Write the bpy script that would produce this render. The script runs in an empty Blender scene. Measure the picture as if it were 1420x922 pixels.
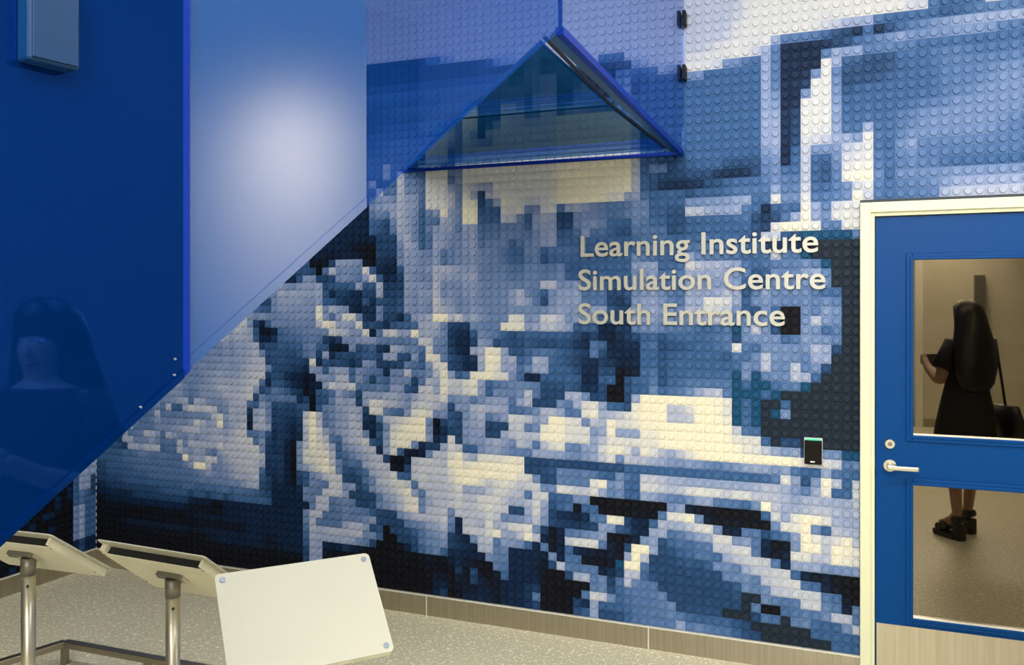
import bpy, bmesh, math, random
import numpy as np
from mathutils import Vector, Matrix
random.seed(7)
PI = math.pi
scene = bpy.context.scene
COL = scene.collection

# ------------------------------------------------------------------ camera
FPX, HZ = 1200.0, 418.5            # focal length in px (1420 wide) and horizon row
AL = math.radians(21.8307)         # the lens looks this far to the left of the mural's normal
EYE = 1.7377
CAM = Vector((0.57065, -4.28927, EYE))
cam_d = bpy.data.cameras.new('camera')
cam_d.sensor_width = 36.0
cam_d.lens = 36.0 * FPX / 1420.0
cam_d.shift_y = -(461.0 - HZ) / 1420.0
cam_d.clip_start = 0.02
cam = bpy.data.objects.new('camera', cam_d)
cam.location = CAM
cam.rotation_euler = (PI / 2, 0, AL)
COL.objects.link(cam)
scene.camera = cam

# ------------------------------------------------------------------ world, lights, exposure
world = bpy.data.worlds.new('world')
scene.world = world
world.use_nodes = True
world.node_tree.nodes['Background'].inputs[0].default_value = (0.9, 0.93, 1.0, 1)
world.node_tree.nodes['Background'].inputs[1].default_value = 0.05
vs = scene.view_settings
vs.view_transform = 'Standard'
vs.look = 'None'
vs.gamma = 1.0
vs.use_curve_mapping = False
vs.exposure = 0.06

def area(name, loc, target, sx, sy, power, col, spread=180):
    l = bpy.data.lights.new(name, 'AREA')
    l.shape = 'RECTANGLE'; l.size = sx; l.size_y = sy
    l.energy = power; l.color = col; l.spread = math.radians(spread)
    o = bpy.data.objects.new(name, l)
    o.location = loc
    d = Vector(target) - Vector(loc)
    o.rotation_euler = d.to_track_quat('-Z', 'Y').to_euler()
    COL.objects.link(o)
    return o
def spot(name, loc, target, power, col, deg, blend, r=0.04):
    l = bpy.data.lights.new(name, 'SPOT')
    l.energy = power; l.color = col; l.spot_size = math.radians(deg); l.spot_blend = blend
    l.shadow_soft_size = r
    o = bpy.data.objects.new(name, l)
    o.location = loc
    d = Vector(target) - Vector(loc)
    o.rotation_euler = d.to_track_quat('-Z', 'Y').to_euler()
    COL.objects.link(o)
    return o
WARM = (1.0, 0.94, 0.82)
COOL = (1.0, 0.97, 0.92)
area('ceiling_panel_light', (-0.4, -2.1, 3.55), (-0.4, -1.2, 0), 5.2, 0.5, 88, COOL)
area('under_soffit_fill', (1.5, -8.2, 3.15), (-0.8, 0, 1.9), 1.8, 0.6, 150, COOL)  # added fill lamp, brightens the mural under the soffit
area('hall_panel_light', (0.2, -4.6, 3.56), (-0.6, -3.4, 0), 4.2, 1.8, 185, WARM)
area('corridor_panel_light', (0.9, -7.4, 3.56), (0.9, -7.4, 0), 2.6, 1.2, 60, WARM)

# ------------------------------------------------------------------ pixel <-> place helpers
FW = Vector((-math.sin(AL), math.cos(AL), 0)); RT = Vector((math.cos(AL), math.sin(AL), 0)); UP = Vector((0, 0, 1))
def ray(x, y): return FW + RT * ((x - 710) / FPX) + UP * ((HZ - y) / FPX)
def on_wall(x, y, Y=0.0):                       # point of the plane y = Y
    d = ray(x, y); return CAM + d * ((Y - CAM.y) / d.y)
def on_level(x, y, z):                          # point of a level plane
    d = ray(x, y); return CAM + d * ((z - EYE) / d.z)
def on_plane(x, y, p, n):
    d = ray(x, y); return CAM + d * ((p - CAM).dot(n) / d.dot(n))

# ------------------------------------------------------------------ materials
def lin(c):
    return tuple(((v / 255.0) / 12.92 if v <= 10 else ((v / 255.0 + 0.055) / 1.055) ** 2.4) for v in c)
def mat(name, col=(0.8, 0.8, 0.8), rough=0.5, metal=0.0, spec=0.5, coat=0.0, emit=None, emit_s=0.0, ior=None):
    m = bpy.data.materials.new(name); m.use_nodes = True
    b = m.node_tree.nodes['Principled BSDF']
    b.inputs['Base Color'].default_value = (*col, 1)
    b.inputs['Roughness'].default_value = rough
    b.inputs['Metallic'].default_value = metal
    b.inputs['Specular IOR Level'].default_value = spec
    b.inputs['Coat Weight'].default_value = coat
    if ior: b.inputs['IOR'].default_value = ior
    if emit:
        b.inputs['Emission Color'].default_value = (*emit, 1); b.inputs['Emission Strength'].default_value = emit_s
    return m
def nd(m, t, **kw):
    n = m.node_tree.nodes.new(t)
    for k, v in kw.items(): setattr(n, k, v)
    return n
def lk(m, a, b): m.node_tree.links.new(a, b)
def bsdf(m): return m.node_tree.nodes['Principled BSDF']
def add_noise(m, col_a, col_b, scale, detail=2, lo=0.4, hi=0.6, stretch=None, bump=0.0):
    tc = nd(m, 'ShaderNodeTexCoord'); src = tc.outputs['Object']
    if stretch:
        mp = nd(m, 'ShaderNodeMapping'); mp.inputs['Scale'].default_value = stretch
        lk(m, src, mp.inputs['Vector']); src = mp.outputs['Vector']
    n = nd(m, 'ShaderNodeTexNoise'); n.inputs['Scale'].default_value = scale; n.inputs['Detail'].default_value = detail
    lk(m, src, n.inputs['Vector'])
    r = nd(m, 'ShaderNodeValToRGB')
    r.color_ramp.elements[0].position = lo; r.color_ramp.elements[0].color = (*col_a, 1)
    r.color_ramp.elements[1].position = hi; r.color_ramp.elements[1].color = (*col_b, 1)
    lk(m, n.outputs['Fac'], r.inputs['Fac']); lk(m, r.outputs['Color'], bsdf(m).inputs['Base Color'])
    if bump:
        bp = nd(m, 'ShaderNodeBump'); bp.inputs['Strength'].default_value = bump; bp.inputs['Distance'].default_value = 0.002
        lk(m, n.outputs['Fac'], bp.inputs['Height']); lk(m, bp.outputs['Normal'], bsdf(m).inputs['Normal'])
    return m
M = {}
M['tile'] = mat('tile_plastic', rough=0.5, spec=0.12)
oi = nd(M['tile'], 'ShaderNodeObjectInfo'); lk(M['tile'], oi.outputs['Color'], bsdf(M['tile']).inputs['Base Color'])
M['field'] = mat('tile_field_plastic', rough=0.5, spec=0.12)
at = nd(M['field'], 'ShaderNodeAttribute'); at.attribute_name = 'tile_colour'
lk(M['field'], at.outputs['Color'], bsdf(M['field']).inputs['Base Color'])
M['plaster'] = add_noise(mat('plaster', rough=0.85), (0.60, 0.56, 0.46), (0.64, 0.60, 0.50), 3.0)
M['grey_plaster'] = add_noise(mat('grey_plaster', rough=0.85), (0.185, 0.19, 0.20), (0.20, 0.205, 0.215), 3.0)
M['ceil'] = add_noise(mat('ceiling_paint', rough=0.9), (0.78, 0.77, 0.73), (0.82, 0.81, 0.77), 2.0)
M['back'] = mat('wall_backing', (0.05, 0.06, 0.08), 0.8)
# speckled vinyl floor: fine pale flecks on warm grey
fm = mat('speckled_vinyl', rough=0.42, spec=0.4)
tc = nd(fm, 'ShaderNodeTexCoord')
def fleck(scale, thr, src):
    v = nd(fm, 'ShaderNodeTexNoise'); v.inputs['Scale'].default_value = scale; v.inputs['Detail'].default_value = 1.5
    lk(fm, src, v.inputs['Vector'])
    r = nd(fm, 'ShaderNodeValToRGB'); r.color_ramp.elements[0].position = thr; r.color_ramp.elements[1].position = thr + 0.05
    lk(fm, v.outputs['Fac'], r.inputs['Fac']); return r.outputs['Color']
f1 = fleck(78, 0.575, tc.outputs['Object']); f2 = fleck(46, 0.61, tc.outputs['Object'])
mx = nd(fm, 'ShaderNodeMix', data_type='RGBA'); mx.inputs[6].default_value = (0.58, 0.54, 0.385, 1); mx.inputs[7].default_value = (0.84, 0.80, 0.62, 1)
lk(fm, f1, mx.inputs[0])
mx2 = nd(fm, 'ShaderNodeMix', data_type='RGBA'); mx2.inputs[7].default_value = (0.90, 0.86, 0.70, 1)
lk(fm, mx.outputs[2], mx2.inputs[6]); lk(fm, f2, mx2.inputs[0])
lk(fm, mx2.outputs[2], bsdf(fm).inputs['Base Color'])
M['floor'] = fm
M['steel'] = add_noise(mat('brushed_steel', rough=0.34, metal=1.0), (0.42, 0.38, 0.30), (0.50, 0.455, 0.365), 60, 3, 0.35, 0.65, (1, 1, 0.02))
M['kick'] = add_noise(mat('kick_plate_steel', rough=0.40, metal=1.0), (0.60, 0.55, 0.43), (0.68, 0.63, 0.50), 60, 3, 0.35, 0.65, (1, 1, 0.02))
M['steel_edge'] = mat('polished_edge', (0.86, 0.85, 0.78), 0.3, 0.35)
M['cream'] = mat('cream_frame_paint', (0.78, 0.80, 0.56), 0.42)
M['door'] = mat('blue_door_paint', lin((0, 66, 132)), 0.4, 0, 0.12)
M['satin_metal'] = mat('satin_chrome', (0.72, 0.70, 0.62), 0.28, 1.0)
M['dark'] = mat('dark_gap', (0.006, 0.007, 0.010), 0.6)
M['black'] = mat('black_plastic', (0.008, 0.007, 0.006), 0.45, 0, 0.12)
M['white'] = mat('white_print', (0.8, 0.8, 0.78), 0.5)
M['led'] = mat('green_led', (0.05, 0.5, 0.3), 0.4, emit=(0.10, 0.85, 0.45), emit_s=0.45)
M['rim'] = mat('reader_rim', (0.62, 0.62, 0.64), 0.4, 0.3)
M['letter'] = add_noise(mat('brushed_letter_metal', rough=0.45, metal=0.35), (0.47, 0.47, 0.42), (0.54, 0.54, 0.48), 90, 2, 0.3, 0.7, (1, 1, 0.05))
M['pane'] = mat('dark_mirror_pane', (0.205, 0.175, 0.125), 0.015, 1.0)
M['tray'] = add_noise(mat('tray_powder_coat', rough=0.5), (0.70, 0.68, 0.53), (0.74, 0.72, 0.57), 25)
M['sheet'] = add_noise(mat('brushed_cover_sheet', rough=0.48, metal=0.12), (0.49, 0.49, 0.405), (0.495, 0.492, 0.41), 6, 2)
M['pole'] = mat('tray_pole_steel', (0.60, 0.57, 0.46), 0.33, 0.85)
M['collar'] = mat('collar_steel', (0.22, 0.21, 0.18), 0.45, 0.7)
M['rail'] = mat('rail_steel', (0.30, 0.27, 0.21), 0.35, 0.9)
M['screw'] = mat('screw_zinc', (0.22, 0.26, 0.31), 0.45, 0.6)
M['soffit_trim'] = mat('soffit_trim_metal', lin((40, 95, 130)), 0.28, 0.6)
M['edge_blue'] = mat('polished_blue_edge', lin((2, 44, 150)), 0.4, 0.0, 0.12)
M['panel_gloss'] = mat('gloss_blue_panel', lin((0, 62, 150)), 0.03, 0.75, 0.5)
M['box_blue'] = mat('box_blue_paint', lin((4, 52, 98)), 0.4)
def satin_blue(name):
    m = mat(name, lin((0, 70, 142)), 0.6, 0, 0.02)
    nt = m.node_tree; out = nt.nodes['Material Output']
    g = nd(m, 'ShaderNodeBsdfAnisotropic'); g.inputs['Color'].default_value = (1, 1, 1, 1); g.inputs['Roughness'].default_value = 0.22
    mxs = nd(m, 'ShaderNodeMixShader'); mxs.inputs[0].default_value = 0.075
    lk(m, bsdf(m).outputs[0], mxs.inputs[1]); lk(m, g.outputs[0], mxs.inputs[2]); lk(m, mxs.outputs[0], out.inputs['Surface'])
    return m
M['panel_satin'] = satin_blue('satin_blue_panel')
def tinted(name, tcol, dcol, f, gl=0.05):
    m = bpy.data.materials.new(name); m.use_nodes = True
    nt = m.node_tree; nt.nodes.remove(bsdf(m)); out = nt.nodes['Material Output']
    t = nd(m, 'ShaderNodeBsdfTransparent'); t.inputs[0].default_value = (*tcol, 1)
    d = nd(m, 'ShaderNodeBsdfDiffuse'); d.inputs[0].default_value = (*dcol, 1)
    g = nd(m, 'ShaderNodeBsdfGlossy'); g.inputs['Color'].default_value = (0.25, 0.45, 1, 1); g.inputs['Roughness'].default_value = 0.02
    a = nd(m, 'ShaderNodeMixShader'); a.inputs[0].default_value = f
    b = nd(m, 'ShaderNodeMixShader'); b.inputs[0].default_value = gl
    lk(m, t.outputs[0], a.inputs[1]); lk(m, d.outputs[0], a.inputs[2])
    lk(m, a.outputs[0], b.inputs[1]); lk(m, g.outputs[0], b.inputs[2]); lk(m, b.outputs[0], out.inputs['Surface'])
    return m
M['glass_a'] = tinted('deep_blue_glass', (0.67, 0.74, 0.90), (0.0, 0.08, 0.42), 0.19)
M['glass_b'] = tinted('blue_glass', (0.85, 0.89, 0.98), (0.0, 0.08, 0.42), 0.10)
def mirror_glass(name, tcol, dcol, f):
    m = tinted(name, tcol, dcol, f, 0.0)
    b = [n for n in m.node_tree.nodes if n.type == 'MIX_SHADER'][1]
    g = [n for n in m.node_tree.nodes if n.type == 'BSDF_GLOSSY'][0]; g.inputs['Color'].default_value = (0.42, 0.64, 1, 1); g.inputs['Roughness'].default_value = 0.03
    lw = nd(m, 'ShaderNodeFresnel'); lw.inputs['IOR'].default_value = 1.5
    lk(m, lw.outputs[0], b.inputs[0])
    return m
M['soffit'] = mirror_glass('smoked_blue_glass', (0.62, 0.84, 0.99), lin((18, 120, 200)), 0.30)
M['skin'] = mat('skin', (0.42, 0.24, 0.16), 0.5)
M['lips'] = mat('lips', (0.30, 0.08, 0.07), 0.45)
M['hair'] = mat('black_hair', (0.012, 0.009, 0.008), 0.4)
M['dress'] = mat('black_dress', (0.012, 0.011, 0.012), 0.8)
M['leather'] = mat('black_leather', (0.02, 0.018, 0.016), 0.4)

# ------------------------------------------------------------------ mesh helpers
def tag(o, label=None, cat=None, group=None, kind=None):
    if label: o['label'] = label
    if cat: o['category'] = cat
    if group: o['group'] = group
    if kind: o['kind'] = kind
    return o
def link(name, me, m, parent=None, smooth=False):
    o = bpy.data.objects.new(name, me)
    if m is not None: me.materials.append(M[m] if isinstance(m, str) else m)
    COL.objects.link(o)
    if parent is not None: o.parent = parent
    if smooth:
        for p in me.polygons: p.use_smooth = True
    return o
def empty(name, loc=(0, 0, 0), rz=0.0):
    o = bpy.data.objects.new(name, None); o.empty_display_size = 0.1
    o.location = loc; o.rotation_euler = (0, 0, rz)
    COL.objects.link(o); return o
def from_bm(name, bm, m, parent=None, smooth=False):
    bmesh.ops.recalc_face_normals(bm, faces=bm.faces)
    me = bpy.data.meshes.new(name); bm.to_mesh(me); bm.free()
    return link(name, me, m, parent, smooth)
def box_bm(bm, x0, x1, y0, y1, z0, z1, bev=0.0, mtx=None):
    r = bmesh.ops.create_cube(bm, size=1.0)
    vs_ = r['verts']
    for v in vs_:
        v.co = Vector((x0 + (v.co.x + 0.5) * (x1 - x0), y0 + (v.co.y + 0.5) * (y1 - y0), z0 + (v.co.z + 0.5) * (z1 - z0)))
    if bev:
        es = list({e for v in vs_ for e in v.link_edges})
        rr = bmesh.ops.bevel(bm, geom=es, offset=bev, segments=2, profile=0.5, affect='EDGES')
        vs_ = list({v for f in rr['faces'] for v in f.verts} | {v for v in vs_ if v.is_valid})
    if mtx is not None:
        for v in vs_: v.co = mtx @ v.co
    return vs_
def box(name, x0, x1, y0, y1, z0, z1, m, parent=None, bev=0.0, mtx=None):
    bm = bmesh.new(); box_bm(bm, x0, x1, y0, y1, z0, z1, bev, mtx)
    return from_bm(name, bm, m, parent)
def prism(name, pts, n, m, parent=None, bev=0.0):
    """polygon (3-D points) pushed along vector n"""
    bm = bmesh.new()
    a = [bm.verts.new(Vector(p)) for p in pts]; b = [bm.verts.new(Vector(p) + Vector(n)) for p in pts]
    bm.faces.new(a); bm.faces.new(b[::-1])
    for i in range(len(a)):
        j = (i + 1) % len(a); bm.faces.new((a[j], a[i], b[i], b[j]))
    if bev: bmesh.ops.bevel(bm, geom=list(bm.edges), offset=bev, segments=2, affect='EDGES')
    return from_bm(name, bm, m, parent)
def tube_bm(bm, p, q, r, seg=20, r2=None):
    p, q = Vector(p), Vector(q); d = q - p
    mtx = Matrix.Translation((p + q) / 2) @ d.to_track_quat('Z', 'Y').to_matrix().to_4x4()
    bmesh.ops.create_cone(bm, cap_ends=True, segments=seg, radius1=r, radius2=r if r2 is None else r2, depth=d.length, matrix=mtx)
def tube(name, p, q, r, m, parent=None, seg=20, r2=None):
    bm = bmesh.new(); tube_bm(bm, p, q, r, seg, r2)
    o = from_bm(name, bm, m, parent)
    for f in o.data.polygons: f.use_smooth = len(f.vertices) == 4
    return o
def sbar(name, p, q, w, h, m, parent=None, bev=0.003):
    p, q = Vector(p), Vector(q); d = q - p
    x = d.normalized(); y = UP.cross(x).normalized(); z = x.cross(y)
    mt = Matrix((x, y, z)).transposed().to_4x4(); mt.translation = p
    return box(name, 0, d.length, -w / 2, w / 2, -h / 2, h / 2, m, parent, bev, mt)

# ------------------------------------------------------------------ the mural's colours with some shade at lower left baked in, row by row (R = row from the top, k = column)
LEVEL = {'0': (17, 19, 28), '1': (16, 38, 70), '2': (38, 71, 114), '3': (60, 98, 148), '4': (84, 117, 166),
         '5': (111, 137, 182), '6': (144, 161, 198), '7': (177, 185, 207), '8': (207, 209, 212), '9': (235, 230, 208),
         'g': (34, 46, 60), 't': (24, 76, 114)}
LIN = {k: lin(v) for k, v in LEVEL.items()}
SEG = """
0 -46 7777777777777777777777777777777777777777777777788888888888888888
1 -46 7777777777777777777777777777777777777777777777788888888888888888888888
2 -46 11111111133567777777777777777777777777777777778888888888888888877433
3 -46 11111111111111112356677777777777777777777 -5 77777888888888776 12 6643333323344444
4 -46 11111111111111111111112346777773336777777 -5 7778888886444432 2 12 1312344556666666
5 -46 22222222222222222222222222222111112567777 -5 8888888764111112 2 12 3445655555555444
6 -46 33333333333333333333333333333111134334656 -5 88875543641111465 12 6444443333333333
7 -46 22222222222222222222222222222111145233333 -5 55333333641111863 12 3222333444434344
8 -46 22233333333333333333333333333111145233333 -5 33333333641115842 12 2222333344444444
9 -46 22222222222222222222222222222222225333333 -5 33333333641128852 12 2223333344444555
10 -46 22233333333333333333333333333333333333333 -5 33333333651158852 12 3333333344445555
11 -46 33333333333333333333333333333333333333333 -5 33333333651188853 12 3333333344455555
12 -46 33344444444444444444444444444433333333333 -5 33333333661288863 12 3333334445555555
13 -46 33344444444444444444444444444433333333333 -5 33333333661288853 12 3433445555555555
14 -46 44444444444444455566555555544433333333333 -5 33333333661288864 12 3633445555555544
15 -46 44475443888558888888888888888888888743222 -5 33333333661287766 12 5843455555555444
16 -42 4744388855888888 -26 888888999999999733222 -5 33333333561375557 12 7833564444444444
17 -43 33755488846888888 -26 888888999999999735422 -5 33332222451373357 12 8843454444444444
18 -44 744755488865876688 -26 888888999999999743222 -5 22211112453373248 12 8843444433333333
19 -46 35565766488875862788 -26 888888999999999732111 -5 11223333454473248 12 9953555555555555
20 -47 115666766488875982469 -26 887788999999886643333 -5 23333444464473345 12 7843444556666666
21 -48 1114546765356965993338 -26 885588467655444553333 -5 55555663385584445 12 9743444467777777
22 -49 11113325765344765993337 -26 753676225554445553322 -5 77666643133386478 12 8744444477777777
23 -51 1111113324765356664664445 -26 453666225565333543322 -5 33333342124696588 12 8
24 -52 11111111222675346655664445 -26 554566334644322444422 -5 33333332289988448 12 8
25 -53 111110000222576347655664555 -26 345566333333333344333 -5 333333327732ttttt 12 4
26 -55 11110111100222566556455665554 -26 335534444333333344443 -5 444433342121ggggg 12 g
27 -56 230002666510211566556455565554 -26 334423333333333544333 -5 65444433474 4tggg 12 g
28 -57 2232047555583111366567776665455 -26 445544532333333666334 -5 87676643344454tgg 12 g
29 -59 111365222565468311265557666675555 -26 445545533333333556444 -5 66666542355466 4gg 12 g
30 -60 6655666623333633722266657555665555 -26 555577556444333555444 -5 65556532255554 5gg 12 g
31 -62 555767666731221122622265667565665555 -26 675435666444223556543 -5 666676246455543 3g 12 g
32 -63 1225666665633212131322365658665565555 -26 676425666444212566544 -5 6688863555445454g 12 g
33 -64 64335665656857651112532365657765565555 -26 555556656566322666655 -5 7687753253005465g 12 g
34 -66 786565555656596468852152213667997867655 -26 885688756563322656555 -5 5667645453005755g 12 g
35 -67 78752135555555798666823213334767522255458 -26 986677663331121455444 -5 43334t5752005534gg
36 -68 6677630013445555587756814786696765211355 43 -26 2333333321210122332 33 -5 33344255553465 54gg
37 -69 8767673112434445421256566545445875521126 523 -26 223222221143111134222 -5 33334843555 55762gg
38 -71 555656667232333355331015234217655485421 167986 -26 323444332242111133233 -5 333324357555466ggg
39 -72 5655656667523322345261232333266326398532 12799 6 -26 734763322112111133233 -5 33333354754745 2ggg
40 -73 555656666777232322281323212652222543688221 16986 -26 645663332112200134233 -5 33333t5t45576 3gggg
41 -74 556556656677752322216536663554415574557963 48998 -26 531133333113302334233 -5 44444t3tt344tggggg
42 -74 55566666677782321110166577464243555247688 789634 -26 555422232112002335344 -5 56774ttt3tgggggggg
43 -74 555667676778413321101168778444546632786977 88635 -26 557422267522002699999 -5 99998t3tgg3ggggggg
44 -74 556667767786235432201334654266667656787855 645666 -26 467222546886332899977 -5 89998t3tgt5ggggggg
45 -74 456566777782544544120235766268877657877626 577676 -26 344577644896778999977 -5 79998t3tgggggggggg
46 -74 476655667743652322330355667628854368985532 567456 -26 887669988577988899999 -5 99999743gggggggggg
47 -83 655547336877875576726752222279745667621477 88995023266622 2 -26 774589988856966698999 -5 999998883g22ggggg g
48 -84 46447454545555786767167522212897456677112588 9995012256622 6 -26 787799988867888888999 -5 9999998876562255tt
49 -85 56445655565687669567717762211279865667751368 9989612825656 76 -26 576478854668998698767 -5 89999999999988874 5
50 -86 7745445656677766766778445312211798744677832 689851226873356 65 -26 454666655567857776655 -5 65545566656433643 3
51 -87 674557764765565667767878462221057988635667716 83101577897688 88 -26 982222222222223333333 -5 333333333486259737
52 -89 222675556545475777768777878521210688987345667 7200177877998999 9 -26 992223544543354377766 -5 666666667765468338
53 -91 33232267677734476566546777778722210588897534467 7710278787899999 999 -26 988522454489563388777 -5 888878877776676667
54 -91 33333434554454449676875677787612210567898532346 7783378777899987888 -26 877855887786453366544 -5 5664443597 6677776
55 -91 33333444444444445699755667777421210235678722245 7788747777786667887 -26 774783335500000000056 -5 100000003868998666
56 -91 22333334444444444455655567677321210235547856235 6778964777787788876 -26 667862340330000000488 -5 951000000588953776
57 -91 22333333334444444445455555667221111155478762222 4667885677787788872 -26 226862111144982113766 -5 78851144234698789 7
58 -91 22222333333333334433434434443321111154774 55422255678957775777787 5 -26 556752221226532116644 -5 5668856410 0599799 8
59 -91 112222222222333332332332333333311111157744 55443222567777851776867 8 -26 888520144556000156234 -5 344778841018877988
60 -91 111111122222222221111001111111111111577444 54556222245566741787896 6 -26 679710178884102996223 -5 34436778741666 5556
61 -91 001111111111111110000001111111111111574444 67762302223455621157746 5 -26 553140131110106972222 -5 32355467787310 1000
62 -91 000000000000000001111111111111111111476777 77755300222455522116745 1 -26 111115143 0000t994222 2 -5 222245547788431000
63 -91 000000000000000000000000000111111111376666 66542000012345311111554 1 -26 111102744441127732222 -5 222223545777874300
64 -91 000001111111111110111111111111011111366111 21100000000010011100044 1 -26 111100026745247544222 -5 22222 2gg544478541
65 -91 000000000000000000000111111111101111266100 00000000000000002020013 1 -26 111100000045234444522 -5 2222 22g40034445774
66 -91 000000000000000000000000000000000000266000 00000000000001001021001 1 -26 111200000487534444452 -5 2222ggg243g4533357
67 -91 000000000000000000000000000000000000266000 00000000000001100101101 1 -26 112400002163333444454 -5 3333322gggggg33333
68 -91 000000000000000000000000000000000000266000 00000000000001200111101 1 -26 111200002362223444446 -5 45444322ggggggg333
"""
K0, K1, R0, R1 = -91, 59, -10, 68
grid = {}
for line in SEG.strip().splitlines():
    t = line.split()
    R = int(t[0]); i = 1; k = None
    while i < len(t):
        s = t[i]
        is_start = s.lstrip('-').isdigit() and int(s) in (-26, -5, 12) and i > 1 and len(s) <= 3
        if i == 1 or is_start:
            k = int(s)
        else:
            for ch in s:
                grid[(R, k)] = ch; k += 1
        i += 1
KMIN, KMAX = {}, {}
for (R_i, k_i) in grid:
    KMIN[R_i] = min(KMIN.get(R_i, 99), k_i); KMAX[R_i] = max(KMAX.get(R_i, -99), k_i)
def cell(R, k):
    R = max(R, 0)                               # the pale top rows carry on above the photo's edge
    for _ in range(4):                          # where panels hide the mural it carries on mirrored as well
        if k < KMIN[R]: k = 2 * KMIN[R] - k
        if k > KMAX[R]: k = 2 * KMAX[R] - k
    if (R, k) in grid: return grid[(R, k)]
    for d in range(1, 140):
        for kk in (k - d, k + d):
            if (R, kk) in grid: return grid[(R, kk)]
    return '3'
def mix_level(v):
    a = min(int(v), 8); t = v - a
    p, q = LEVEL[str(a)], LEVEL[str(a + 1)]
    return lin(tuple(p[i] + (q[i] - p[i]) * t for i in range(3)))
def colour(R, k):
    """neighbouring print shades that are alike run into each other"""
    ch = cell(R, k)
    if not ch.isdigit(): return LIN[ch]
    c = int(ch); tot, wt = 2.0 * c, 2.0
    for dr, dk in ((0, -1), (0, 1), (-1, 0), (1, 0)):
        n = cell(min(R + dr, 68), k + dk)
        if n.isdigit() and abs(int(n) - c) <= 1: tot += 0.8 * int(n); wt += 0.8
    return mix_level(max(0.0, min(9.0, tot / wt + random.uniform(-0.06, 0.06))))
SC, SR, VF = 0.045232, 0.0445, 71.55          # column pitch, row pitch, row coordinate of the floor
def ux(k): return SC * (k if k > -11.5 else k + 0.17)     # left edge of column k (one strip overlaps its neighbour)
def zr(v): return (VF - v) * SR
NST = 14
def tile_local(w, h):
    """one plate with a round stud, lying in x-z, front towards -y, centre at the origin"""
    b = 0.05 * SR
    rb, rt_, hh = 0.388 * SR, 0.330 * SR, 0.0088
    V = []
    for (sx, sz) in ((-1, -1), (1, -1), (1, 1), (-1, 1)): V.append((sx * w / 2, 0.0009, sz * h / 2))
    for (sx, sz) in ((-1, -1), (1, -1), (1, 1), (-1, 1)): V.append((sx * (w / 2 - b), -0.0010, sz * (h / 2 - b)))
    for i in range(NST):
        a = 2 * PI * i / NST; V.append((rb * math.cos(a), -0.0010, rb * math.sin(a)))
    for i in range(NST):
        a = 2 * PI * i / NST; V.append((rt_ * math.cos(a), -0.0010 - hh, rt_ * math.sin(a)))
    F = [(4, 5, 6, 7)]
    for i in range(4): F.append((i, (i + 1) % 4, 4 + (i + 1) % 4, 4 + i))
    for i in range(NST):
        j = (i + 1) % NST; F.append((8 + i, 8 + j, 8 + NST + j, 8 + NST + i))
    F.append(tuple(8 + NST + i for i in range(NST)))
    return V, F
def build_field(name, cells, parent, place):
    """cells: list of (cx, cz, w, colour); place maps local (x, y, z) arrays to the parent's space"""
    VV, loops, starts, totals, cols = [], [], [], [], []
    off = 0; ls = 0
    for (cx, cz, w, colr) in cells:
        V, F = tile_local(w, SR)
        a = np.array(V); a[:, 0] += cx; a[:, 2] += cz
        VV.append(a)
        for f in F:
            loops.extend(off + i for i in f); starts.append(ls); totals.append(len(f)); ls += len(f)
        cols.append(np.tile(np.array([*colr, 1.0]), (len(V), 1)))
        off += len(V)
    P = place(np.concatenate(VV))
    me = bpy.data.meshes.new(name)
    me.vertices.add(len(P)); me.vertices.foreach_set('co', P.astype(np.float32).ravel())
    me.loops.add(len(loops)); me.loops.foreach_set('vertex_index', np.array(loops, np.int32))
    me.polygons.add(len(starts)); me.polygons.foreach_set('loop_start', np.array(starts, np.int32))
    me.polygons.foreach_set('loop_total', np.array(totals, np.int32))
    ca = me.color_attributes.new('tile_colour', 'FLOAT_COLOR', 'POINT')
    ca.data.foreach_set('color', np.concatenate(cols).astype(np.float32).ravel())
    me.update(); me.validate()
    me.shade_flat()
    o = link(name, me, 'field', parent)
    o['kind'] = 'stuff'
    return o

# ------------------------------------------------------------------ room shell
CH = 3.62                                    # ceiling height
XL = ux(-91)                                 # left wall
XR, YF = 2.75, -9.0                          # right wall, wall behind the lens
DX0, DX1 = 0.5765, 1.640                     # door frame outer edges
DZ = 2.190                                   # door frame top
tag(box('floor', XL - 0.1, XR + 0.1, YF - 0.1, 0.1, -0.06, 0, 'floor'), kind='structure')
tag(box('ceiling', XL - 0.1, XR + 0.1, YF - 0.1, 0.1, CH, CH + 0.06, 'ceil'), kind='structure')
bm = bmesh.new()
box_bm(bm, XL - 0.1, DX0 + 0.02, 0.001, 0.1, 0, CH)
box_bm(bm, DX0 + 0.02, DX1 - 0.02, 0.001, 0.1, DZ - 0.02, CH)
box_bm(bm, DX1 - 0.02, XR + 0.1, 0.001, 0.1, 0, CH)
wall_back = tag(from_bm('wall_back', bm, 'back'), kind='structure')
wall_left = tag(box('wall_left', XL - 0.1, XL - 0.001, YF, 0, 0, CH, 'back'), kind='structure')
tag(box('wall_right', XR, XR + 0.1, YF, 0, 0, CH, 'grey_plaster'), kind='structure')
tag(box('wall_front', XL, XR, YF - 0.1, YF, 0, CH, 'plaster'), kind='structure')

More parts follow.
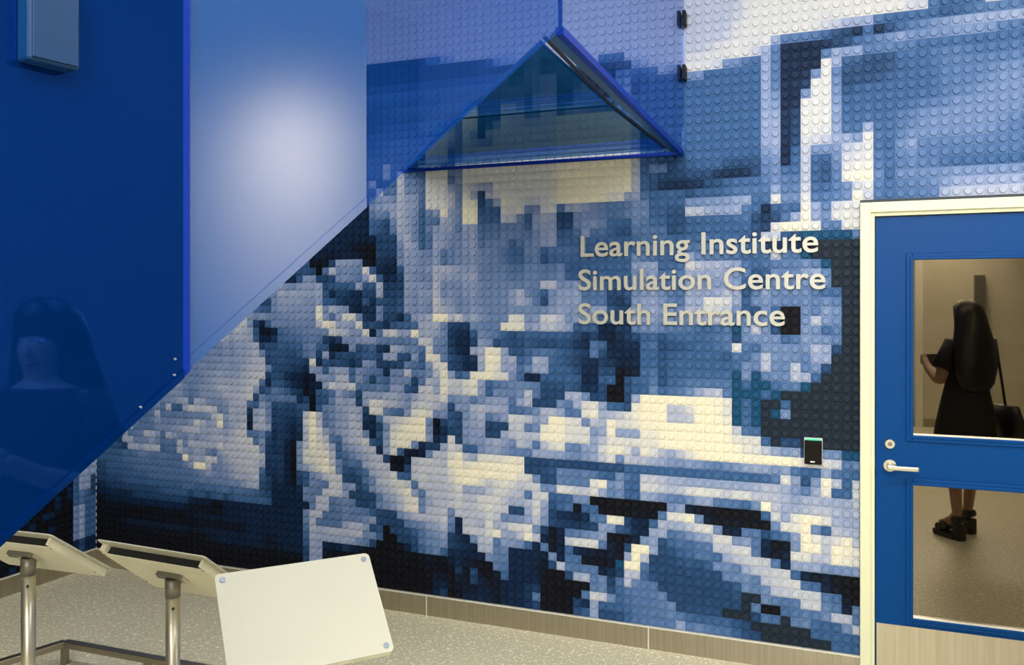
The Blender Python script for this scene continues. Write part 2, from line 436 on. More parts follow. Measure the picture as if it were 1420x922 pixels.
# mural on the back wall: the 300 tiles that show largest are objects, the rest one field
single, field = [], []
for R in range(R0, R1 + 1):
    for k in range(K0, K1 + 1):
        xa, xb = ux(k), ux(k + 1)
        if R >= 22 and xb > DX0 and xa < DX1:
            if xa < DX0 - 0.004: xb = DX0
            elif xb > DX1 + 0.004: xa = DX1
            else: continue
        if R == 22 and xb > DX0 and xa < DX1: continue
        cxz = ((xa + xb) / 2, zr(R + 0.5), xb - xa, colour(R, k))
        if 12 <= k <= 27 and 3 <= R <= 21 and not (k == 12 and R <= 6): single.append(cxz)
        else: field.append(cxz)
build_field('tile_field', field, wall_back, lambda P: P)
V, F = tile_local(SC, SR)
tme = bpy.data.meshes.new('tile'); tme.from_pydata(V, [], F); tme.update(); tme.materials.append(M['tile'])
for (cx, cz, w, colr) in single:
    o = bpy.data.objects.new('tile', tme); COL.objects.link(o); o.parent = wall_back
    o.location = (cx, 0, cz); o.color = (*colr, 1)

# mural wrapping on to the left wall (columns counted from the corner)
lc = []
def left_cell(R, c):
    if c == 0: return '6' if R < 58 else '2' if R < 61 else '3' if R < 67 else '1'
    if c == 1: return '6' if R < 60 else '3' if R < 67 else '1'
    if c == 2: return '6' if R < 60 else '4' if R < 62 else '6' if R < 67 else '2'
    if c == 3: return '3' if R < 62 else '5' if R < 67 else '1'
    return random.choice('0000001') if R > 44 else random.choice('1112')
for R in range(R0, R1 + 1):
    for c in range(0, 96):
        lc.append((-(c + 0.5) * SC, zr(R + 0.5), SC, LIN[left_cell(R, c)]))
build_field('tile_field', lc, wall_left, lambda P: np.stack([XL - P[:, 1], P[:, 0], P[:, 2]], 1))

# brushed steel baseboards and trims
BZ = zr(69)
bb = tag(box('baseboard_back', XL, DX0, -0.014, -0.0005, 0, BZ - 0.006, 'steel'), kind='structure')
box('cap', XL, DX0, -0.018, -0.0005, BZ - 0.006, BZ, 'steel_edge', bb)
for sx in (588, 895):
    p = on_wall(sx + 5, 880); box('joint', p.x - 0.003, p.x + 0.003, -0.0155, -0.013, 0, BZ - 0.004, 'steel_edge', bb)
bb2 = tag(box('baseboard_left', XL + 0.0005, XL + 0.014, YF, -0.014, 0, BZ - 0.006, 'steel'), kind='structure')
box('cap', XL + 0.0005, XL + 0.016, YF, -0.014, BZ - 0.006, BZ, 'steel_edge', bb2)
tag(box('baseboard_right', DX1, XR, -0.014, -0.0005, 0, BZ, 'steel'), kind='structure')
tag(box('baseboard_front', XL, XR, YF, YF + 0.014, 0, BZ, 'steel'), kind='structure')
tag(box('trim_1', XL + 0.0045, XL + 0.0085, -0.009, -0.0045, BZ, CH, 'steel_edge'), kind='structure')

# ------------------------------------------------------------------ door
door = empty('door_1', ((DX0 + DX1) / 2, 0, 0)); tag(door, kind='structure')
dx = door.location.x
def dbox(name, x0, x1, y0, y1, z0, z1, m, parent=door, bev=0.0):
    return box(name, x0 - dx, x1 - dx, y0, y1, z0, z1, m, parent, bev)
FWD = 0.062                                   # face width of the frame
bm = bmesh.new()
for (x0, x1, z0, z1) in ((DX0, DX0 + 0.046, 0, DZ), (DX1 - 0.046, DX1, 0, DZ), (DX0 + 0.046, DX1 - 0.046, DZ - 0.046, DZ)):
    box_bm(bm, x0 - dx, x1 - dx, -0.034, 0.09, z0, z1, 0.003)
frame = from_bm('frame', bm, 'cream', door)
bm = bmesh.new()
for (x0, x1, z0, z1) in ((DX0 + 0.046, DX0 + FWD, 0, DZ - 0.046), (DX1 - FWD, DX1 - 0.046, 0, DZ - 0.046), (DX0 + FWD, DX1 - FWD, DZ - 0.046 - 0.016, DZ - 0.046)):
    box_bm(bm, x0 - dx, x1 - dx, -0.016, 0.09, z0, z1, 0.002)
from_bm('door_stop', bm, 'cream', frame)
LX0, LX1 = DX0 + FWD + 0.004, DX1 - FWD - 0.004
LZ1 = DZ - 0.046 - 0.020
LY0, LY1 = 0.006, 0.050                       # leaf front and back
g_x0 = on_wall(1265, 480, LY0).x; g_x1 = LX1 - (g_x0 - LX0)
zt = lambda y: on_wall(1266, y, LY0).z
U1, U0, W1, W0 = zt(359), zt(604), zt(671), zt(857)
bm = bmesh.new()
for (x0, x1, z0, z1) in ((LX0, g_x0, 0.008, LZ1), (g_x1, LX1, 0.008, LZ1), (g_x0, g_x1, U1, LZ1), (g_x0, g_x1, W1, U0), (g_x0, g_x1, 0.008, W0)):
    box_bm(bm, x0 - dx, x1 - dx, LY0, LY1, z0, z1)
bmesh.ops.remove_doubles(bm, verts=bm.verts, dist=1e-5)
leaf = from_bm('leaf', bm, 'door', door)
for (z0, z1) in ((U0, U1), (W0, W1)):
    dbox('pane', g_x0, g_x1, LY0 + 0.006, LY0 + 0.012, z0, z1, 'pane', leaf)
    dbox('sill_glint', g_x0 + 0.004, g_x1 - 0.004, LY0 - 0.012, LY0 + 0.006, z0 + 0.004, z0 + 0.008, 'steel_edge', leaf)  # pale strip added as the bright reflected line along the pane's foot
    bm = bmesh.new()
    o_ = 0.026
    for (x0, x1, a, b) in ((g_x0 - o_, g_x0, z0 - o_, z1 + o_), (g_x1, g_x1 + o_, z0 - o_, z1 + o_), (g_x0, g_x1, z1, z1 + o_), (g_x0, g_x1, z0 - o_, z0)):
        box_bm(bm, x0 - dx, x1 - dx, LY0 - 0.009, LY0 + 0.003, a, b, 0.0035)
    for (x0, x1, a, b) in ((g_x0 - 0.010, g_x0 + 0.004, z0 - 0.010, z1 + 0.010), (g_x1 - 0.004, g_x1 + 0.010, z0 - 0.010, z1 + 0.010), (g_x0, g_x1, z1 - 0.004, z1 + 0.010), (g_x0, g_x1, z0 - 0.010, z0 + 0.004)):
        box_bm(bm, x0 - dx, x1 - dx, LY0 - 0.014, LY0 + 0.008, a, b, 0.003)
    from_bm('glazing_bead', bm, 'door', leaf)
kz = on_wall(1240, 866, LY0).z
kp = dbox('kick_plate', LX0 + 0.004, LX1 - 0.004, LY0 - 0.002, LY0 + 0.001, 0.015, kz, 'kick', leaf)
# lever handle and deadbolt
p = on_wall(1234, 645, LY0)
lv = tube('lever_handle', (p.x - dx, LY0, p.z), (p.x - dx, LY0 - 0.012, p.z), 0.027, 'satin_metal', leaf, 28)
tube('neck', (p.x - dx, LY0 - 0.010, p.z), (p.x - dx, LY0 - 0.058, p.z), 0.011, 'satin_metal', lv, 18)
bm = bmesh.new(); box_bm(bm, p.x - dx - 0.014, p.x - dx + 0.118, LY0 - 0.068, LY0 - 0.050, p.z - 0.012, p.z + 0.009, 0.005)
from_bm('lever', bm, 'satin_metal', lv)
p = on_wall(1234, 615, LY0)
db = tube('deadbolt', (p.x - dx, LY0, p.z), (p.x - dx, LY0 - 0.016, p.z), 0.023, 'satin_metal', leaf, 28, 0.020)
tube('keyway', (p.x - dx, LY0 - 0.015, p.z), (p.x - dx, LY0 - 0.020, p.z), 0.009, 'collar', db, 16)
# black sheet painted as the darkness behind the leaf
tag(box('wall_black_sheet', DX0 + 0.02, DX1 - 0.02, 0.10, 0.12, 0, DZ, 'dark'), kind='structure')

# ------------------------------------------------------------------ raised lettering
def lettering(text, px0, px1, pybase, root, zbase, caph):
    cu = bpy.data.curves.new('lettering', 'FONT')
    cu.body = text; cu.size = 1.0; cu.extrude = 0.05; cu.offset = 0.013; cu.resolution_u = 6; cu.space_character = 1.02
    to = bpy.data.objects.new('lettering_source', cu); COL.objects.link(to)
    dg = bpy.context.evaluated_depsgraph_get()
    src = to.evaluated_get(dg).to_mesh()
    n = len(src.vertices)
    co = np.empty(n * 3); src.vertices.foreach_get('co', co); co = co.reshape(-1, 3)
    par = list(range(n))
    def find(a):
        while par[a] != a: par[a] = par[par[a]]; a = par[a]
        return a
    polys = [tuple(p.vertices) for p in src.polygons]
    for p in polys:
        for q in p[1:]: par[find(q)] = find(p[0])
    isl = {}
    for v in range(n): isl.setdefault(find(v), []).append(v)
    iv = sorted(([co[v, 0].min(), co[v, 0].max(), {r}] for r, v in isl.items()), key=lambda t: t[0])
    merged = []
    for a, b, s in iv:
        hit = None
        for mgd in merged:
            ov = min(b, mgd[1]) - max(a, mgd[0])
            if ov > 0.55 * min(b - a, mgd[1] - mgd[0]): hit = mgd; break
        if hit: hit[0] = min(hit[0], a); hit[1] = max(hit[1], b); hit[2] |= s
        else: merged.append([a, b, set(s)])
    xa, xb = on_wall(px0, pybase).x, on_wall(px1, pybase).x
    lo, hi = co[:, 0].min(), co[:, 0].max()
    sx = (xb - xa) / (hi - lo)
    capz = max(co[v, 1].max() for v in range(n) for _ in (0,)) if False else None
    # cap height from the first letter
    first = merged[0]; ids = [v for r in first[2] for v in isl[r]]
    ch = co[ids, 1].max() - max(co[ids, 1].min(), -0.02)
    sz = caph / ch
    for a, b, s in merged:
        ids = {}
        vv, ff = [], []
        x0 = xa + (a - lo) * sx
        for r in s:
            for v in isl[r]:
                ids[v] = len(vv)
                vv.append(((co[v, 0] - a) * sx, -0.010 - (co[v, 2] + 0.05) * 0.14, co[v, 1] * sz))
        for p in polys:
            if p[0] in ids: ff.append(tuple(ids[q] for q in p))
        me = bpy.data.meshes.new('letter'); me.from_pydata(vv, [], ff); me.update()
        o = link('letter', me, 'letter', root); o.location = (x0 - root.location.x, 0, zbase - root.location.z)
    to.evaluated_get(dg).to_mesh_clear()
    bpy.data.objects.remove(to); bpy.data.curves.remove(cu)
sign = empty('wall_lettering', (-0.2, 0, on_wall(806, 449).z))
tag(sign, 'raised brushed metal lettering reading Learning Institute Simulation Centre South Entrance on the mural', 'sign')
caph = on_wall(806, 327).z - on_wall(806, 356).z
for txt, a, b, yb in (('Learning Institute', 807, 1135, 356), ('Simulation Centre', 804, 1145, 402), ('South Entrance', 804, 1089, 448.5)):
    lettering(txt, a, b, yb, sign, on_wall(806, yb).z, caph)

# ------------------------------------------------------------------ card reader
p0, p1 = on_wall(1116, 642), on_wall(1140, 608)
cr = empty('card_reader', ((p0.x + p1.x) / 2, 0, p0.z)); tag(cr, 'black wall card reader with green light strip beside the door frame', 'card reader')
hw, hh = (p1.x - p0.x) / 2, p1.z - p0.z
box('back_plate', -hw - 0.003, hw + 0.003, -0.012, -0.0052, -0.003, hh + 0.003, 'rim', cr, 0.002)
box('cover', -hw, hw, -0.028, -0.012, 0, hh - 0.008, 'black', cr, 0.004)
box('light_strip', -hw + 0.008, hw - 0.008, -0.029, -0.012, hh - 0.007, hh - 0.001, 'led', cr, 0.001)
box('mark', -0.012, 0.008, -0.0288, -0.0278, 0.010, 0.016, 'white', cr)

# ------------------------------------------------------------------ blue panels of the stair, glass screens, soffit
ZS = 2.480
P = on_level(776.5, 37, ZS)                    # the corner where the glass screens meet
# figure stands here, seen only as a reflection in the door panes and the glossy panel
vz = 1.7377 * FPX / (745 - HZ)
virt = CAM + ray(1340, HZ) * vz
PER = Vector((virt.x, 2 * (LY0 + 0.006) - virt.y, 0))
# vertical plane of the panels: through P, mirrors the figure to image column 45
def cam2(p): q = p - CAM; return q.dot(RT), q.dot(FW)
ax, az = cam2(PER); px_, pz_ = cam2(P); tt = (52 - 710) / FPX
qa = tt * tt + 1; qb = -2 * (tt * px_ + pz_); qc = px_ ** 2 + pz_ ** 2 - ((ax - px_) ** 2 + (az - pz_) ** 2)
zv = (-qb + math.sqrt(qb * qb - 4 * qa * qc)) / (2 * qa)
nx, nz = ax - tt * zv, az - zv
PN = (RT * nx + FW * nz).normalized()          # panel normal, towards the room
def pl(x, y): return on_plane(x, y, P, PN)
E0, E1 = pl(0, 741), pl(776, 38)               # lower edge
DIR = (E0 - E1); run = Vector((DIR.x, DIR.y, 0)).length; slope = DIR.z / run; DIRH = Vector((DIR.x, DIR.y, 0)) / run
def edge_at(s): return Vector((E1.x, E1.y, E1.z)) + DIRH * s + UP * (slope * s)
def s_of(x): q = pl(x, HZ) - E1; return Vector((q.x, q.y, 0)).dot(DIRH)
S1, S2 = s_of(500), s_of(241)
S3 = run + 0.85
TOPZ = CH - 0.004
def panel_poly(sa, sb, lift=0.0):
    a, b = edge_at(sa), edge_at(sb)
    return [a + UP * lift, Vector((a.x, a.y, TOPZ)), Vector((b.x, b.y, TOPZ)), b + UP * lift]
def band_poly(sa, sb, w0, w1):
    a, b = edge_at(sa), edge_at(sb)
    return [a + UP * w0, a + UP * w1, b + UP * w1, b + UP * w0]
def thing_prism(name, pts, n, m, label, cat):
    base = Vector((sum(p.x for p in pts) / len(pts), sum(p.y for p in pts) / len(pts), min(p.z for p in pts)))
    r = empty(name, base); tag(r, label, cat)
    return r
def sub_prism(name, pts, n, m, root, bev=0.0):
    return prism(name, [p - root.location for p in pts], n, m, root, bev)
# glossy near panel, a little proud of the others
pts = panel_poly(S2, S3)
r = thing_prism('gloss_panel', pts, PN, None, 'glossy deep blue slanted panel at far left reflecting a dark figure', 'panel')
sub_prism('sheet', [p + PN * 0.004 for p in pts], PN * 0.018, 'panel_gloss', r)
a, b = edge_at(S2), edge_at(S2 - 0.012)
sub_prism('edge_strip', [a + PN * 0.002, Vector((a.x, a.y, TOPZ)) + PN * 0.002, Vector((b.x, b.y, TOPZ)) + PN * 0.002, b + PN * 0.002], PN * 0.020, 'edge_blue', r)
sub_prism('bottom_trim', [p + PN * 0.0225 for p in band_poly(S2, S3, 0.0, 0.012)], PN * 0.003, 'panel_gloss', r)
for (x, y) in ((229, 497), (228, 519), (181, 563)):
    q = pl(x, y) - r.location
    tube('bolt', q + PN * 0.020, q + PN * 0.025, 0.0018, 'screw', r, 12)
# satin panel lit by the spotlight
pts = panel_poly(S1, S2 - 0.013)
r = thing_prism('satin_panel', pts, PN, None, 'satin blue slanted panel with a pale pool of spotlight', 'panel')
sub_prism('sheet', pts, PN * 0.015, 'panel_satin', r)
sub_prism('bottom_trim', [p + PN * 0.015 for p in band_poly(S1, S2 - 0.013, 0.0, 0.020)], PN * 0.001, 'panel_satin', r)
# see-through screens
pts = panel_poly(0.006, S1 - 0.004)
r = thing_prism('glass_screen', pts, PN, None, 'deep blue see-through glass screen between satin panel and glass corner', 'glass screen')
sub_prism('sheet', [p + PN * 0.002 for p in pts], PN * 0.010, 'glass_a', r)
Q = on_wall(946, 209.5); Q.z = ZS; Q.y = -0.008
dq = (Q - P); dq.z = 0; dq.normalize(); nq = Vector((dq.y, -dq.x, 0))
pts = [Vector((P.x, P.y, ZS)) + dq * 0.012, Vector((P.x, P.y, TOPZ)) + dq * 0.012, Vector((Q.x, Q.y, TOPZ)), Vector((Q.x, Q.y, ZS))]
r = thing_prism('glass_screen', pts, nq, None, 'pale blue see-through glass screen running back to the mural, held by black clips', 'glass screen')
sub_prism('sheet', pts, nq * 0.010, 'glass_b', r)
# corner joint between both screens
cj = tube('corner_joint', (P.x, P.y, ZS - 0.004), (P.x, P.y, TOPZ), 0.0055, 'edge_blue', None, 10)
tag(cj, 'thin blue vertical joint where the two glass screens meet', 'joint')
# soffit under the landing: dark carrier, two glossy panels, metal edge channel
R_ = on_wall(560, 236); R_.z = ZS; R_.y = -0.008
sof = empty('landing_soffit', (P.x, P.y, ZS)); tag(sof, 'triangular glossy blue soffit with metal edge under the glass screens', 'soffit')
L0 = sof.location
def sp(x, y): q = on_level(x, y, ZS); q.y = min(q.y, -0.008); return q - L0
Pl, Ql, Rl = P - L0, Q - L0, R_ - L0
for (a_, b_) in ((sp(637, 164.6), sp(843, 146.3)), (sp(755, 57), sp(843, 146.3)), (sp(843, 146.3), sp(925, 209))):
    sbar('seal', a_ + UP * 0.012, b_ + UP * 0.012, 0.012, 0.006, 'dark', sof, 0)
prism('soffit_panel', [sp(750, 61), sp(841.5, 145.2), sp(637, 163.5)], UP * 0.012, 'soffit', sof)
prism('soffit_panel', [sp(634.5, 165.8), sp(844, 147.5), sp(921, 208), sp(563, 234.5)], UP * 0.012, 'soffit', sof)
ip, iq = sp(762, 50), sp(931, 208)
prism('edge_channel', [Pl, Ql, iq, ip], UP * -0.012, 'soffit_trim', sof)
sub = prism('edge_rail', [Pl + nq * 0.010, Ql + nq * 0.010, Ql - nq * 0.012, Pl - nq * 0.012], UP * -0.022, 'edge_blue', sof)
sbar('wall_rail', Rl + Vector((0, -0.010, -0.010)), Ql + Vector((0, -0.010, -0.010)), 0.016, 0.018, 'edge_blue', sof)
# black clips that hold the glass at the wall
for i, yy in enumerate((31, 105)):
    p = on_wall(938, yy); c = empty('glass_clip', (Q.x, Q.y, p.z))
    tag(c, ('upper' if i == 0 else 'lower') + ' black clip holding the pale blue glass screen to the mural', 'clip', 'black glass clips')
    for s in (-1, 1):
        o_ = nq * (0.005 + s * 0.013)
        q = -dq * 0.030 + o_
        mt = Matrix((dq, nq, UP)).transposed().to_4x4(); mt.translation = q
        box('jaw', -0.028, 0.028, -0.008, 0.008, -0.036, 0.036, 'black', c, 0.003, mt)
# small box fixed to the glossy panel
b0 = pl(46, 52)
bx = empty('junction_box', b0 + PN * 0.022); tag(bx, 'small light blue box fixed to the glossy panel in the upper left corner', 'box')
mt = Matrix((-DIRH, PN, UP)).transposed().to_4x4()
hw = (pl(97, 50) - pl(18, 50)).length / 2 * 0.86; hz_ = (pl(58, 0).z - pl(58, 96).z) / 2 * 0.95
box('case', -hw, hw, 0, 0.028, -hz_, hz_ * 1.5, 'box_blue', bx, 0.004, mt)
box('cover', -hw + 0.004, hw - 0.004, 0.028, 0.031, -hz_ + 0.004, hz_ * 1.5 - 0.004, 'box_blue', bx, 0.001, mt)

# ------------------------------------------------------------------ tilted trays on poles
TW, TH = 0.5, 0.35
def tray_stand(label, X, Y, Z, yaw, tilt, off=0.0):
    """tray centre, yaw of its long edge, tilt, sideways offset of the pole"""
    yaw, tilt = math.radians(yaw), math.radians(tilt)
    e1 = Vector((math.cos(yaw), math.sin(yaw), 0)); eh = Vector((-math.sin(yaw), math.cos(yaw), 0))
    e2 = eh * math.cos(tilt) + UP * math.sin(tilt)
    nz_ = e1.cross(e2)
    if nz_.z < 0: e1 = -e1; nz_ = -nz_
    c = Vector((X, Y, Z))
    down = -nz_ * 0.048
    foot = c + down + Vector((1, 0, 0)) * off
    root = empty('display_stand', (foot.x, foot.y, 0)); tag(root, label, 'display stand', 'tilted tray stands by the mural')
    mt = Matrix((e1, e2, nz_)).transposed().to_4x4(); mt.translation = c - root.location
    w, h = TW / 2, TH / 2
    def rounded(x0, x1, y0, y1, z0, z1, rad, name, m, par=root, bev=0.0):
        bm = bmesh.new(); ring = []
        for (cx_, cy_, a0) in ((x1 - rad, y1 - rad, 0), (x0 + rad, y1 - rad, 90), (x0 + rad, y0 + rad, 180), (x1 - rad, y0 + rad, 270)):
            for i in range(6):
                a = math.radians(a0 + 18 * i); ring.append((cx_ + rad * math.cos(a), cy_ + rad * math.sin(a)))
        bot = [bm.verts.new(mt @ Vector((x, y, z0))) for x, y in ring]; top = [bm.verts.new(mt @ Vector((x, y, z1))) for x, y in ring]
        bm.faces.new(bot[::-1]); bm.faces.new(top)
        for i in range(len(ring)):
            j = (i + 1) % len(ring); bm.faces.new((bot[i], bot[j], top[j], top[i]))
        if bev: bmesh.ops.bevel(bm, geom=[e for e in bm.edges if len(e.link_faces) == 2 and e.calc_face_angle(0) > 1.0], offset=bev, segments=2, affect='EDGES')
        return from_bm(name, bm, m, par)
    rounded(-w, w, -h, h, -0.004, 0.0, 0.016, 'cover_sheet', 'sheet')
    # folded tray under the sheet: plate, and rails along the sides and low edge set in from the rim
    box('tray_plate', -w + 0.026, w - 0.006, -h + 0.003, h - 0.048, -0.032, -0.029, 'tray', root, 0.001, mt)
    for (xa_, xb_) in ((-w + 0.026, -w + 0.036), (w - 0.030, w - 0.006)):
        box('side_rail', xa_, xb_, -h + 0.003, h - 0.030, -0.029, -0.004, 'tray', root, 0.002, mt)
    box('low_rail', -w + 0.036, w - 0.030, -h + 0.003, -h + 0.010, -0.029, -0.004, 'tray', root, 0.002, mt)
    box('painted_shadow_bar', -w + 0.036, w - 0.030, h - 0.058, h - 0.050, -0.029, -0.004, 'dark', root, 0, mt)  # black bar painted as the shade in the open gap under the sheet
    for sx in (-1, 1):
        for sy in (-1, 1):
            q = Vector((sx * (w - 0.022), sy * (h - 0.022), 0)); 
            tube('screw', mt @ (q - Vector((0, 0, 0.001))), mt @ (q + Vector((0, 0, 0.0025))), 0.0095, 'screw', root, 14)
            q = Vector((sx * (w - 0.014) - (0.016 if sx < 0 else 0) * sx, sy * (h - 0.055), -0.032))
            tube('rivet', mt @ q, mt @ (q - Vector((0, 0, 0.002))), 0.004, 'collar', root, 10)
    # swivel bracket, collar, pole, foot plate
    br = box('bracket', -0.055, 0.055, -0.022, 0.022, -0.044, -0.032, 'pole', root, 0.003, mt)
    box('bracket_lip', -0.055, 0.055, 0.022, 0.036, -0.048, -0.032, 'collar', br, 0.002, mt)
    box('bracket_arm', 0.030, 0.075, -0.006, 0.006, -0.046, -0.032, 'collar', br, 0.002, mt)
    zt_ = (c + down).z - 0.004
    tube('collar', (0, 0, zt_ - 0.05), (0, 0, zt_ + 0.012), 0.0262, 'collar', root, 24)
    tube('pole', (0, 0, 0.012), (0, 0, zt_ - 0.05), 0.024, 'pole', root, 24)
    tube('foot_plate', (0, 0, 0.0), (0, 0, 0.012), 0.16, 'rail', root, 36)
    tube('set_screw', (0.018, -0.018, zt_ - 0.085), (0.020, -0.020, zt_ - 0.085), 0.005, 'dark', root, 10)
    return root
tray_stand('pale metal tray stand facing the camera with flat cover sheet and corner screws', -1.035, -2.022, 0.767, 50.0, 43.8)
tray_stand('pale metal tray stand between the other two trays, seen from behind', -1.662, -1.883, 0.796, 357.4, 141.4)
tray_stand('pale metal tray stand at the left edge of the photo, seen from behind', -2.257, -1.993, 0.839, 3.1, 144.5, 0.022)

# low steel rail frame on the floor behind the stands
RZ = 0.10
rl = [on_level(-150, 966, RZ), on_level(90, 892, RZ), on_level(330, 936, RZ), on_level(150, 1030, RZ)]
fr = empty('floor_rail', (rl[1].x, rl[1].y, 0)); tag(fr, 'low dark steel rail frame on the speckled floor behind the poles', 'rail')
for i in range(4):
    a, b = rl[i] - fr.location, rl[(i + 1) % 4] - fr.location
    sbar('rail', a, b, 0.04, 0.03, 'rail', fr, 0.003)
for q in (rl[0], rl[1], rl[2], rl[3], (rl[1] + rl[2]) / 2):
    q = q - fr.location; box('leg', q.x - 0.014, q.x + 0.014, q.y - 0.014, q.y + 0.014, 0, RZ - 0.014, 'rail', fr, 0.002)

# ------------------------------------------------------------------ the hall behind the lens (seen in the door panes)
tag(box('trim_2', 1.30, 1.40, YF, YF + 0.03, 0, 2.4, 'ceil'), kind='structure')
tag(box('trim_3', 0.30, 1.40, YF, YF + 0.03, 2.4, 2.5, 'ceil'), kind='structure')
pil = tag(box('trim_4', 2.03, 2.16, YF, YF + 0.10, 0, 2.1, 'collar'), kind='structure')
spot('wall_downlight', (XR - 0.60, -0.98, CH - 0.03), (XR, -0.98, 2.36), 7000, (1.0, 0.90, 0.72), 42, 0.95)
spot('hall_downlight', (1.55, YF + 0.35, CH - 0.03), (1.55, YF + 0.10, 0), 200, WARM, 60, 0.7)
spot('hall_downlight', (1.95, YF + 0.35, CH - 0.03), (1.95, YF + 0.10, 0), 200, WARM, 60, 0.7)

# ------------------------------------------------------------------ the figure reflected in the door panes
def skin_mesh(name, verts, edges, radii, m, parent, sub=2, root=0):
    me = bpy.data.meshes.new(name + '_base'); me.from_pydata(verts, edges, []); me.update()
    o = bpy.data.objects.new(name + '_base', me); COL.objects.link(o)
    md = o.modifiers.new('skin', 'SKIN'); md.use_smooth_shade = True
    sl = me.skin_vertices[0].data if me.skin_vertices else None
    if sl is None:
        bm = bmesh.new(); bm.from_mesh(me); bm.verts.layers.skin.verify(); bm.to_mesh(me); bm.free(); sl = me.skin_vertices[0].data
    for i, rr in enumerate(radii):
        sl[i].radius = rr if isinstance(rr, tuple) else (rr, rr)
        sl[i].use_root = (i == root)
    sm = o.modifiers.new('sub', 'SUBSURF'); sm.levels = sub; sm.render_levels = sub
    dg = bpy.context.evaluated_depsgraph_get()
    ev = bpy.data.meshes.new_from_object(o.evaluated_get(dg))
    bpy.data.objects.remove(o); bpy.data.meshes.remove(me)
    ev.name = name
    ev.materials.clear()
    return link(name, ev, m, parent, True)
def loft(name, rings, m, parent, seg=20):
    """rings: (centre, rx, ry) stacked"""
    bm = bmesh.new(); R = []
    for (c, rx, ry) in rings:
        R.append([bm.verts.new((c[0] + rx * math.cos(2 * PI * i / seg), c[1] + ry * math.sin(2 * PI * i / seg), c[2])) for i in range(seg)])
    for a, b in zip(R, R[1:]):
        for i in range(seg):
            j = (i + 1) % seg; bm.faces.new((a[i], a[j], b[j], b[i]))
    bm.faces.new(R[0][::-1]); bm.faces.new(R[-1])
    return from_bm(name, bm, m, parent, True)
EYE_Y = 0.066
# local frame: x = right of the figure, y = the way she faces, z up
per = empty('person', PER, math.radians(142))
tag(per, 'person in short black dress and platform heels holding a phone, mirrored in the door glass', 'person')
HT = 0.07
V = [(0, 0, 0.92 + HT), (0, 0, 1.08 + HT), (0, -0.01, 1.25 + HT), (0, -0.01, 1.36 + HT), (0, 0.0, 1.43 + HT), (0, 0.01, 1.50 + HT), (0, 0.015, 1.58 + HT),
     (0.17, -0.01, 1.33 + HT), (0.22, 0.02, 1.08 + HT), (0.13, 0.24, 1.17 + HT), (0.09, 0.31, 1.22 + HT),
     (-0.17, -0.01, 1.33 + HT), (-0.22, 0.02, 1.08 + HT), (-0.12, 0.24, 1.16 + HT), (-0.07, 0.31, 1.21 + HT),
     (0.10, 0, 0.86 + HT), (0.105, 0.01, 0.48 + HT), (0.11, -0.03, 0.10 + HT), (0.11, 0.07, 0.03 + HT), (0.11, 0.14, 0.015 + HT),
     (-0.10, 0, 0.86 + HT), (-0.105, 0.05, 0.48 + HT), (-0.11, 0.10, 0.10 + HT), (-0.11, 0.20, 0.03 + HT), (-0.11, 0.27, 0.015 + HT)]
Ed = [(0, 1), (1, 2), (2, 3), (3, 4), (4, 5), (5, 6), (3, 7), (7, 8), (8, 9), (9, 10), (3, 11), (11, 12), (12, 13), (13, 14),
      (0, 15), (15, 16), (16, 17), (17, 18), (18, 19), (0, 20), (20, 21), (21, 22), (22, 23), (23, 24)]
Rd = [(0.15, 0.11), (0.12, 0.09), (0.14, 0.10), (0.12, 0.08), 0.05, (0.075, 0.09), (0.07, 0.085),
      0.055, 0.043, 0.032, 0.024, 0.055, 0.043, 0.032, 0.024, 0.088, 0.058, 0.035, 0.036, 0.026, 0.088, 0.058, 0.035, 0.036, 0.026]
# fingers curl round the phone: short chains rooted in each palm
for s, wr in ((1, 10), (-1, 14)):
    bx_, by_, bz_ = V[wr]
    for i, (dz, ln) in enumerate(((0.030, 0.055), (0.012, 0.062), (-0.006, 0.058), (-0.022, 0.046))):
        n0 = len(V)
        V += [(bx_ - s * 0.002, by_ + 0.030, bz_ + dz), (bx_ - s * 0.010, by_ + 0.030 + ln * 0.5, bz_ + dz), (bx_ - s * (0.010 + ln * 0.5), by_ + 0.036 + ln * 0.6, bz_ + dz)]
        Rd += [0.011, 0.009, 0.008]; Ed += [(wr, n0), (n0, n0 + 1), (n0 + 1, n0 + 2)]
    n0 = len(V)
    V += [(bx_ - s * 0.012, by_ + 0.014, bz_ + 0.034), (bx_ - s * 0.034, by_ + 0.030, bz_ + 0.046)]
    Rd += [0.011, 0.009]; Ed += [(wr, n0), (n0, n0 + 1)]
body = skin_mesh('body', V, Ed, Rd, 'skin', per)
loft('dress', [((0, 0.01, 0.56 + HT), 0.25, 0.20), ((0, 0.01, 0.75 + HT), 0.225, 0.175), ((0, 0, 0.92 + HT), 0.195, 0.15), ((0, 0, 1.06 + HT), 0.158, 0.125),
               ((0, -0.005, 1.22 + HT), 0.180, 0.140), ((0, -0.01, 1.34 + HT), 0.205, 0.115), ((0, -0.01, 1.40 + HT), 0.12, 0.085)], 'dress', per, 28)
for s in (-1, 1):
    tube('sleeve', (s * 0.130, -0.01, 1.375 + HT), (s * 0.220, 0.012, 1.18 + HT), 0.058, 'dress', per, 18, 0.066)
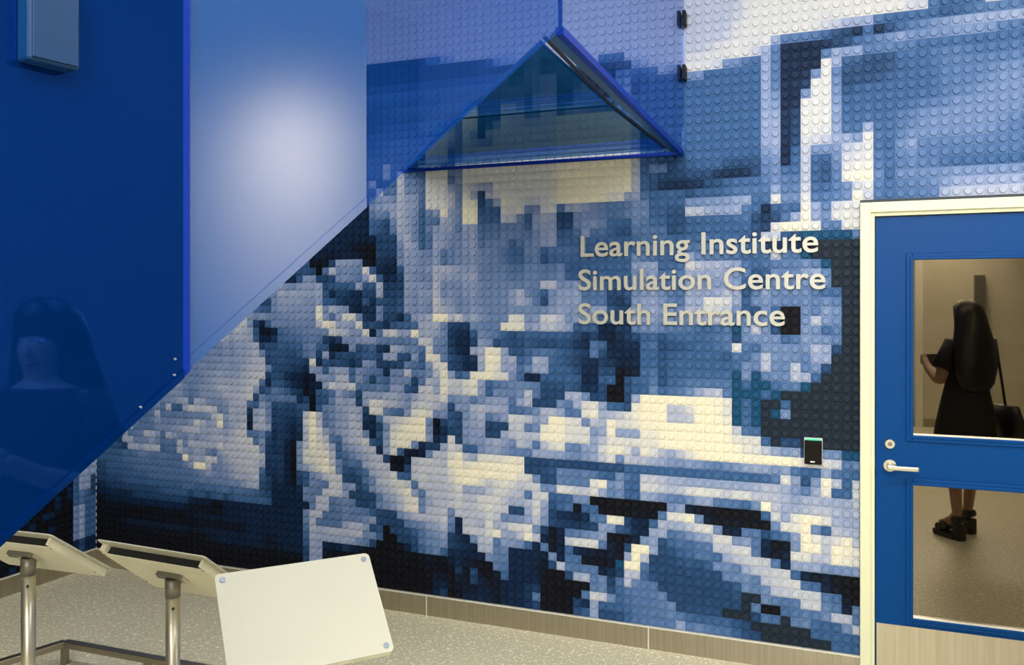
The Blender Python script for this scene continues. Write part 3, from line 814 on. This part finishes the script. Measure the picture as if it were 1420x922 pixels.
loft('hair', [((0, -0.10, 1.00 + HT), 0.09, 0.03), ((0, -0.10, 1.07 + HT), 0.150, 0.055), ((0, -0.09, 1.18 + HT), 0.185, 0.075), ((0, -0.075, 1.31 + HT), 0.188, 0.085),
              ((0, -0.065, 1.41 + HT), 0.160, 0.085), ((0, -0.05, 1.50 + HT), 0.132, 0.092), ((0, -0.035, 1.57 + HT), 0.118, 0.098), ((0, -0.015, 1.63 + HT), 0.098, 0.098),
              ((0, -0.005, 1.665 + HT), 0.065, 0.075), ((0, 0, 1.682 + HT), 0.025, 0.03)], 'hair', per, 26)
def ball(name, c, r, m, parent, sc=(1, 1, 1)):
    bm = bmesh.new(); bmesh.ops.create_uvsphere(bm, u_segments=14, v_segments=10, radius=r, matrix=Matrix.Translation(c) @ Matrix.Diagonal((*sc, 1)))
    return from_bm(name, bm, m, parent, True)
for s in (-1, 1):
    e_ = ball('eye', (s * 0.029, EYE_Y, 1.548 + HT), 0.0125, 'white', body, (1, 1, 0.6))
    ball('iris', (s * 0.029, EYE_Y + 0.0095, 1.548 + HT), 0.0052, 'hair', e_, (1, 0.7, 1))
    ball('eyebrow', (s * 0.030, EYE_Y + 0.007, 1.569 + HT), 0.016, 'hair', body, (1, 0.35, 0.18))
    ball('ear', (s * 0.066, 0.0, 1.535 + HT), 0.026, 'skin', body, (0.4, 0.7, 1.1))
loft('nose', [((0, EYE_Y + 0.020, 1.501 + HT), 0.010, 0.012), ((0, EYE_Y + 0.024, 1.509 + HT), 0.013, 0.015), ((0, EYE_Y + 0.019, 1.523 + HT), 0.009, 0.013), ((0, EYE_Y + 0.010, 1.556 + HT), 0.005, 0.007)], 'skin', body, 12)
ball('mouth', (0, EYE_Y + 0.017, 1.478 + HT), 0.020, 'lips', body, (1, 0.4, 0.32))
for (fx, fy) in ((0.11, -0.03), (-0.11, 0.10)):
    so = box('shoe', fx - 0.045, fx + 0.045, fy - 0.01, fy + 0.20, 0.0, 0.045, 'leather', per, 0.012)
    box('heel', fx - 0.032, fx + 0.032, fy - 0.055, fy + 0.015, 0.0, 0.115, 'leather', so, 0.006)
    for (yy, zz) in ((0.155, 0.075), (0.105, 0.10), (0.0, 0.16)):
        tube('strap', (fx - 0.042, fy + yy - 0.01, zz - 0.012), (fx + 0.042, fy + yy - 0.01, zz - 0.012), 0.030, 'leather', so, 12)
ph = empty('mobile_phone', PER); ph.rotation_euler = per.rotation_euler
tag(ph, 'dark mobile phone held up in both hands of the mirrored person', 'phone')
box('case', -0.082, 0.082, 0.355, 0.364, 1.185 + HT, 1.262 + HT, 'black', ph, 0.004)
box('screen', -0.076, 0.076, 0.3535, 0.3552, 1.190 + HT, 1.257 + HT, 'collar', ph)
tube('lens', (0.064, 0.364, 1.245 + HT), (0.064, 0.367, 1.245 + HT), 0.009, 'satin_metal', ph, 14)
hb = empty('handbag', PER); hb.rotation_euler = per.rotation_euler
tag(hb, 'dark shoulder bag hanging behind the mirrored person', 'bag')
loft('bag_body', [((-0.33, -0.06, 0.62 + HT), 0.05, 0.12), ((-0.33, -0.06, 0.76 + HT), 0.06, 0.14), ((-0.31, -0.05, 0.90 + HT), 0.045, 0.115)], 'leather', hb, 20)
tube('strap', (-0.31, -0.05, 0.89 + HT), (-0.235, -0.03, 1.40 + HT), 0.010, 'leather', hb, 10)
